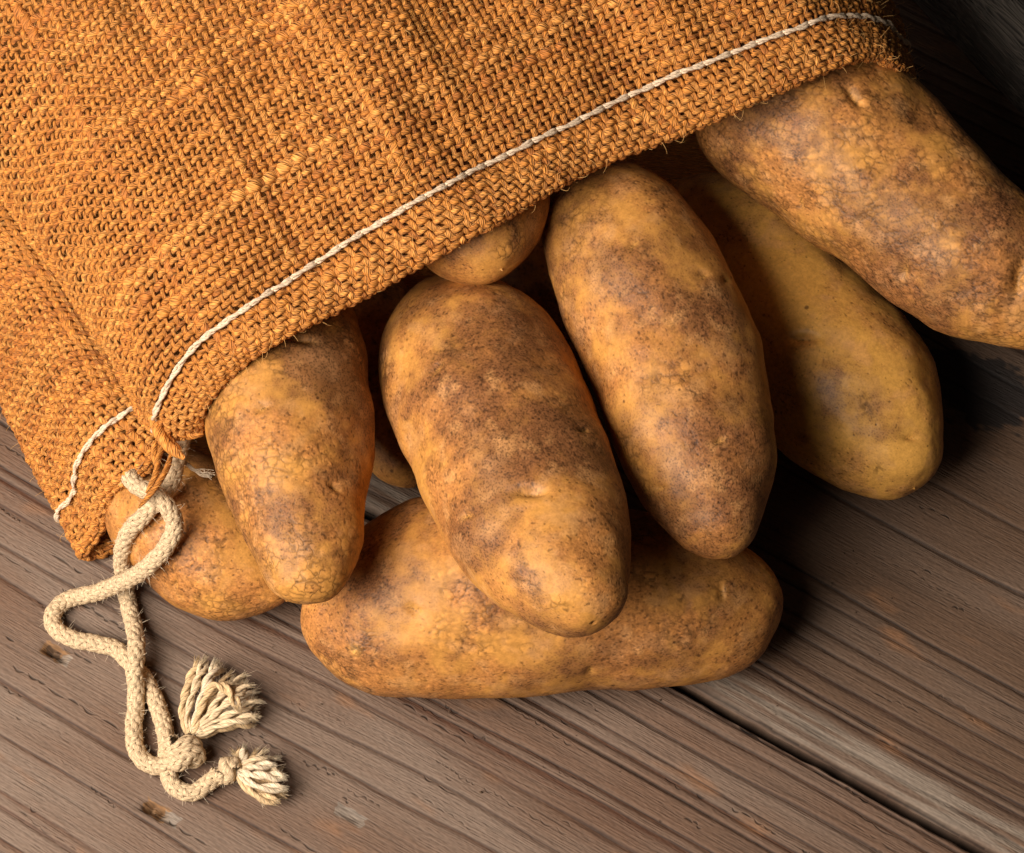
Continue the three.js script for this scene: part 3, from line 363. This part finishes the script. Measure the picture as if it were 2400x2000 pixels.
const sidePanel = new Panel(DATA.sidep, 1.6, (u, v) => hemBulge(v) * 0.8 + 0.12 * noise(u * 0.7 + 40, v * 0.3, 2.7) + 0.05 * noise(u * 1.3, v * 0.9, 6.1));
for (const p of [topPanel, sidePanel]) { const n = p.nrm(p.U * 0.4, 3, V()); if (n.y < 0) p.flipN = -1; }
const topGroup = new THREE.Group(); topGroup.name = 'top_panel'; sack.add(topGroup);
const sideGroup = new THREE.Group(); sideGroup.name = 'side_panel'; sack.add(sideGroup);
weave(topPanel, topGroup, { seed: 3, pu: 0.236, pv: 0.2, ru: 0.09, rv: 0.08, inner: 1.1 });
weave(sidePanel, sideGroup, { seed: 6, pu: 0.226, pv: 0.2, ru: 0.088, rv: 0.08, inner: 0.9 });
console.log('weave', topGroup.children.length, sideGroup.children.length, topPanel.U, topPanel.Vv, sidePanel.U, sidePanel.Vv);
// underside of the sack on the planks
{
  const g = new Geo(), front = DATA.sidep.map(r => r[6]);
  g.grid(30, 40, (i, j) => { const a = i / 30 * (front.length - 1), k = Math.min(Math.floor(a), front.length - 2), f = a - k, x = mix(front[k][0], front[k + 1][0], f), z = mix(front[k][2], front[k + 1][2], f), s = j / 40; return [x + 0.6 + s * 24, 0.07 + 0.03 * noise(i * 0.4, j * 0.4, 2) + 0.2 * sstep(0.04, 0, s), z - 0.9 - s * (9.5) , s * 40, i]; });
  for (let k = 0; k < g.i.length; k += 3) { const t = g.i[k]; g.i[k] = g.i[k + 1]; g.i[k + 1] = t; }
  mesh('bottom_panel', g.build(sackBase), yarnMats[1], sack);
}
// ---- white stitching: a chain of twisted two ply stitches ----
const threadMat = new THREE.MeshStandardMaterial({ color: new THREE.Color().setRGB(0.90, 0.70, 0.50), map: yarnMats[0].map, bumpMap: yarnMats[0].bumpMap, bumpScale: 0.0002, roughness: 0.85 });
function stitchLine(panel, ua, ub, len, seed) {
  const r = rng(seed); let u = ua;
  while (u < ub) {
    const L = len * (0.85 + 0.3 * r()), pts = [], m = 14, du = 0.03;
    const g = new Geo();
    for (const ply of [0, 1]) {
      const q = [], rf = [];
      for (let k = 0; k <= m; k++) {
        const s = k / m, uu = clamp(u - du + (L + 2 * du) * s, 0, panel.U), arc = Math.PI * 0.15, t = 1.62 + arc - 0.15 + 0.05 * noise(uu * 0.6, seed, 1), o = panel.at(uu, t), o2 = panel.at(uu, t + 0.1), side = o2.p.clone().sub(o.p).normalize();
        const pinch = 1 - 0.6 * Math.pow(Math.abs(2 * s - 1), 5), a = s * Math.PI * 0.9 + 0.3 + ply * Math.PI, lift = 0.17 - 0.12 * Math.pow(Math.abs(2 * s - 1), 4);
        o.p.addScaledVector(o.n, lift + 0.026 * Math.sin(a) * pinch).addScaledVector(side, 0.05 * Math.cos(a) * pinch + 0.02 * (r() - 0.5)); q.push(o.p); rf.push(o.n);
      }
      g.tube(q, k => 0.052 * (1 - 0.25 * Math.pow(Math.abs(2 * k / m - 1), 6)), 7, rf, 0.9, 1.2);
    }
    mesh('stitch', g.build(sackBase), threadMat, sack); u += L;
  }
}
stitchLine(topPanel, 0.08, topPanel.U - 1.2, 0.7, 31);
stitchLine(sidePanel, 0.1, sidePanel.cu[5] + 0.1, 0.66, 37);
// ---- torn yarns hanging from the open corner, and a wisp of white thread ----
DATA.loose.forEach((q, k) => {
  const pts = spline(q.map(VA), 0.05), g = new Geo(), n = pts.length, wide = k < 2;
  g.tube(pts, i => (wide ? 0.16 : 0.085) * (0.8 + 0.2 * Math.sin(Math.PI * i / n) - 0.55 * Math.pow(i / n, 9)) * (1 + 0.25 * noise(i * 0.15, k * 5, 1)), 8, null, wide ? 0.6 : 0.8, 0.7);
  mesh('loose_yarn', g.build(sackBase), yarnMats[k % 2 ? 1 : 0], sack);
  for (let i = 0; i < n; i++) if (i % 3 === 0) hairs.push([pts[i].clone(), V(noise(i, k, 1), 0.6, noise(k, i, 2)).normalize()]);
});
{
  const r = rng(91), w = DATA.wisp.map(VA), g = new Geo();
  for (let k = 0; k < 22; k++) { const q = w.map((p, i) => p.clone().add(V((r() - 0.5), (r() - 0.5), (r() - 0.5)).multiplyScalar(0.06 + 0.11 * i * (r())))); g.tube(spline(q, 0.1), 0.009, 4, null); }
  mesh('thread_wisp', g.build(sackBase), threadMat, sack);
}
// stray fibres of the jute
{
  const r = rng(17), g = new Geo();
  for (const [p, n] of hairs) {
    const d = V(r() - 0.5, r() - 0.5, r() - 0.5).normalize(), L = 0.12 + 0.32 * r() * r() + 0.1 * r(), q = [], c = V(r() - 0.5, r() - 0.5, r() - 0.5).multiplyScalar(0.9);
    for (let k = 0; k <= 4; k++) { const s = k / 4; q.push(p.clone().addScaledVector(n, 0.03 + L * 0.45 * Math.sin(s * 2.2)).addScaledVector(d, L * s * 0.9).addScaledVector(c, L * s * s * 0.6)); }
    g.tube(q, k => 0.0065 * (1 - 0.15 * k), 3, null, 1, 1, false);
  }
  const m = mesh('jute_fuzz', g.build(sackBase), new THREE.MeshStandardMaterial({ color: new THREE.Color().setRGB(0.62, 0.34, 0.11), roughness: 0.7 }), sack); m.userData.kind = 'stuff';
}
console.log('hairs', hairs.length);
// ---------- the braided drawstring with two knotted, frayed ends ----------
const ropeBase = [DATA.knot1[0], 0, DATA.knot1[2]];
const rope = thing('drawstring', 'cream braided cotton drawstring with two knotted tassel ends, looped on the planks', 'rope', ropeBase);
const cotton = (q, rough = 0.9) => new THREE.MeshStandardMaterial({ color: new THREE.Color().setRGB(...q), map: yarnMats[0].map, bumpMap: yarnMats[0].bumpMap, bumpScale: 0.0002, roughness: rough });
const ropeMat = cotton([0.74, 0.55, 0.34]), tasselMats = [cotton([0.86, 0.67, 0.43]), cotton([0.79, 0.56, 0.31]), cotton([0.89, 0.73, 0.52])];
const fuzz = [];
function braid(name, pts, R, parent, seed) {
  const path = spline(pts, 0.03), n = path.length, T = [], N = [], B = []; let prev = V(0.2, 1, 0.1);
  for (let k = 0; k < n; k++) { const t = V().subVectors(path[Math.min(k + 1, n - 1)], path[Math.max(k - 1, 0)]).normalize(); prev = prev.clone().addScaledVector(t, -prev.dot(t)).normalize(); T.push(t); N.push(prev); B.push(V().crossVectors(t, prev)); }
  const g = new Geo(), om = 2 * Math.PI / 2.1, r = rng(seed); g.tube(path, R * 0.8, 12, N);
  for (const dir of [1, -1]) for (let k = 0; k < 6; k++) {
    const q = [], rf = [];
    for (let i = 0; i < n; i++) {
      const s = i * 0.03, a = dir * (om * s) + k * Math.PI / 3, rr = R * (0.94 + 0.03 * noise(s * 2, seed, k)) + dir * 0.016 * Math.cos(6 * om * s + k * Math.PI) - 0.02, c = Math.cos(a), sn = Math.sin(a);
      const d = N[i].clone().multiplyScalar(c).addScaledVector(B[i], sn); q.push(path[i].clone().addScaledVector(d, rr)); rf.push(d);
      if (r() < 0.09) fuzz.push([q[i].clone(), d.clone()]);
    }
    g.tube(q, i => 0.088 * (1 + 0.15 * noise(i * 0.08, k * 3, seed + dir)), 7, rf, 0.46, 1.3, false);
  }
  return mesh(name, g.build(ropeBase), ropeMat, parent);
}
braid('cord', DATA.cordA.map(VA), 0.238, rope, 3);
braid('cord', DATA.cordB.map(VA), 0.238, rope, 4);
// overhand knots: the cord wound round itself
function knot(c, along, R, turns, r, seed) {
  const d = along.clone().normalize(), e = V(0, 1, 0).addScaledVector(d, -d.y).normalize(), f = V().crossVectors(d, e), pts = [];
  for (let k = 0; k <= 26; k++) { const s = k / 26, a = s * turns * 2 * Math.PI + 0.6; pts.push(VA(c).addScaledVector(d, (s - 0.5) * R * 1.9 + 0.05 * Math.sin(a * 2)).addScaledVector(e, R * 0.78 * Math.cos(a)).addScaledVector(f, R * Math.sin(a) * (0.9 + 0.12 * Math.sin(a * 0.7)))); }
  return braid('knot', pts, r, rope, seed);
}
knot(DATA.knot1, V(0.25, 0.05, 1), 0.31, 2.1, 0.25, 7);
knot(DATA.knot2, V(1, 0, 0.25), 0.21, 1.9, 0.2, 8);
function tassel(list, base, seed) {
  const t = new THREE.Group(); t.name = 'tassel'; rope.add(t); const r = rng(seed);
  list.forEach((q, k) => {
    const g = new Geo(), P = spline(q.map(VA), 0.045), n = P.length, tw = 4 + 3 * r(), R0 = 0.062 + 0.03 * r();
    for (const ply of [0, 1]) {
      const pts = P.map((p, i) => { const t = V().subVectors(P[Math.min(i + 1, n - 1)], P[Math.max(i - 1, 0)]).normalize(), a = V(0, 1, 0).addScaledVector(t, -t.y).normalize(), b = V().crossVectors(t, a), w = i * 0.045 * tw + ply * Math.PI, open = 0.05 + 0.05 * sstep(0.55, 1, i / n); const o = p.clone().addScaledVector(a, open * Math.cos(w)).addScaledVector(b, open * Math.sin(w)); o.y = Math.max(o.y, 0.08); return o; });
      g.tube(pts, i => R0 * (0.8 + 0.35 * sstep(0.2, 0.9, i / n)) * (1 - 0.8 * Math.pow(i / (n - 1), 14)) * (1 + 0.2 * noise(i * 0.3, k, seed)), 8, null, 0.9, 0.9);
      for (let i = 4; i < n; i++) { const c = i > n * 0.8 ? 4 : 1; for (let z = 0; z < c; z++) if (r() < 0.5) fuzz.push([pts[i].clone(), V(r() - 0.5, 0.15 + r() * 0.5, r() - 0.5).addScaledVector(V().subVectors(pts[i], pts[i - 1]).normalize(), i > n * 0.85 ? 0.9 : 0.2).normalize()]); }
      // the frayed tip
      const tip = pts[n - 1], dir = V().subVectors(pts[n - 1], pts[n - 4]).normalize();
      for (let z = 0; z < 26; z++) { const s = pts[n - 4].clone().add(V(r() - 0.5, r() - 0.5, r() - 0.5).multiplyScalar(0.1)); s.y = Math.max(0.04, s.y); const e = s.clone().addScaledVector(dir, 0.16 + 0.12 * r()).add(V(r() - 0.5, (r() - 0.5) * 0.6, r() - 0.5).multiplyScalar(0.12)); e.y = Math.max(0.03, e.y); g.tube([s, s.clone().lerp(e, 0.5).add(V(0, 0.01, 0)), e], i => 0.013 - 0.005 * i, 4, null); }
    }
    mesh('strand', g.build(ropeBase), tasselMats[Math.floor(r() * 3)], t);
  });
  return t;
}
tassel(DATA.t1, DATA.knot1, 5); tassel(DATA.t2, DATA.knot2, 6);
{
  const r = rng(23), g = new Geo();
  for (const [p, n] of fuzz) {
    const L = 0.06 + 0.22 * r() * r(), d = V(r() - 0.5, (r() - 0.5) * 0.6, r() - 0.5), q = [];
    for (let k = 0; k <= 3; k++) { const s = k / 3, o = p.clone().addScaledVector(n, 0.03 + L * s).addScaledVector(d, L * s * s * 1.2); o.y = Math.max(o.y, 0.02); q.push(o); }
    g.tube(q, k => 0.0045 * (1 - 0.2 * k), 3, null, 1, 1, false);
  }
  const m = mesh('cotton_fuzz', g.build(ropeBase), new THREE.MeshStandardMaterial({ color: new THREE.Color().setRGB(0.8, 0.66, 0.48), roughness: 0.8 }), rope); m.userData.kind = 'stuff';
}
console.log('fuzz', fuzz.length);
// a few crumbs of soil that came out with the potatoes
{
  const r = rng(61), c = new Geo();
  for (let k = 0; k < 170; k++) {
    const t = r(), x = -9 + 20 * r(), z = 4 + 8 * r() * r(), R = 0.012 + 0.035 * r() * r() * r(), b = c.count;
    const ico = new THREE.IcosahedronGeometry(R, 0), p = ico.attributes.position, n = ico.attributes.normal;
    for (let i = 0; i < p.count; i++) { c.p.push(x + p.getX(i) * (1 + 0.4 * t), 0.01 + R * 0.5 + p.getY(i) * 0.7, z + p.getZ(i)); c.n.push(n.getX(i), n.getY(i), n.getZ(i)); c.t.push(0, 0); c.i.push(b + i); }
  }
  const m2 = mesh('soil_crumbs', c.build(), new THREE.MeshStandardMaterial({ color: new THREE.Color().setRGB(0.09, 0.055, 0.032), roughness: 0.95 }), scene);
  m2.userData = { kind: 'stuff', label: 'tiny crumbs of dry soil on the planks by the potatoes', category: 'soil' };
}
// ---------- the dark weathered timber at the back ----------
{
  const g = new Geo(), L = 26, Wd = 7, Hh = 3.2, prof = [];
  for (let k = 0; k < 72; k++) { const a = k / 72 * 2 * Math.PI, c = Math.cos(a), s = Math.sin(a), q = Math.pow(Math.pow(Math.abs(c), 5) + Math.pow(Math.abs(s), 5), -1 / 5); prof.push([c * q * Wd / 2, s * q * Hh / 2]); }
  const dir = V(0.575, 0, 0.818).normalize(), ac = V(0.818, 0, -0.575).normalize(), o = V(12.5, Hh / 2, -21.4);
  g.grid(120, 72, (i, j) => { const x = (i / 120 - 0.5) * L, [a, b] = prof[j % 72], n = 0.14 * noise(x * 0.25, a * 1.4, b * 1.4 + 3) + 0.10 * noise(x * 0.6, a * 4, b * 4), m = 1 + n / 2; const p = o.clone().addScaledVector(dir, x).addScaledVector(ac, a * m); return [p.x, Math.max(0.0, p.y + b * m), p.z, x / 6, j / 72 * 3]; });
  const w = 512, h = 512, c = new Uint8Array(w * h * 4), bb = new Uint8Array(w * h * 4);
  for (let j = 0; j < h; j++) for (let i = 0; i < w; i++) { const x = i / w * 8, z = j / h * 8, per = (f, gx, gz) => noise(Math.cos(j / h * 2 * Math.PI) * gz, Math.sin(j / h * 2 * Math.PI) * gz, Math.cos(i / w * 2 * Math.PI) * gx + f), n = per(1, 1.5, 9), n2 = per(7, 4, 26), k = (j * w + i) * 4, v = 0.05 + 0.04 * n + 0.05 * n2; c[k] = toByte(v * 1.15); c[k + 1] = toByte(v * 0.96); c[k + 2] = toByte(v * 0.8); c[k + 3] = 255; bb[k] = bb[k + 1] = bb[k + 2] = clamp(0.5 + 0.5 * n2 + 0.4 * n) * 255; bb[k + 3] = 255; }
  const m = mesh('timber_beam', g.build([o.x, 0, o.z]), new THREE.MeshStandardMaterial({ map: dataTex(c, w, h, true), bumpMap: dataTex(bb, w, h), bumpScale: 0.001, roughness: 0.85 }), scene);
  m.position.set(o.x * CM, 0, o.z * CM); m.userData = { label: 'dark grey weathered timber lying behind the sack and the netted potato', category: 'timber' };
}
renderer.render(scene, camera);
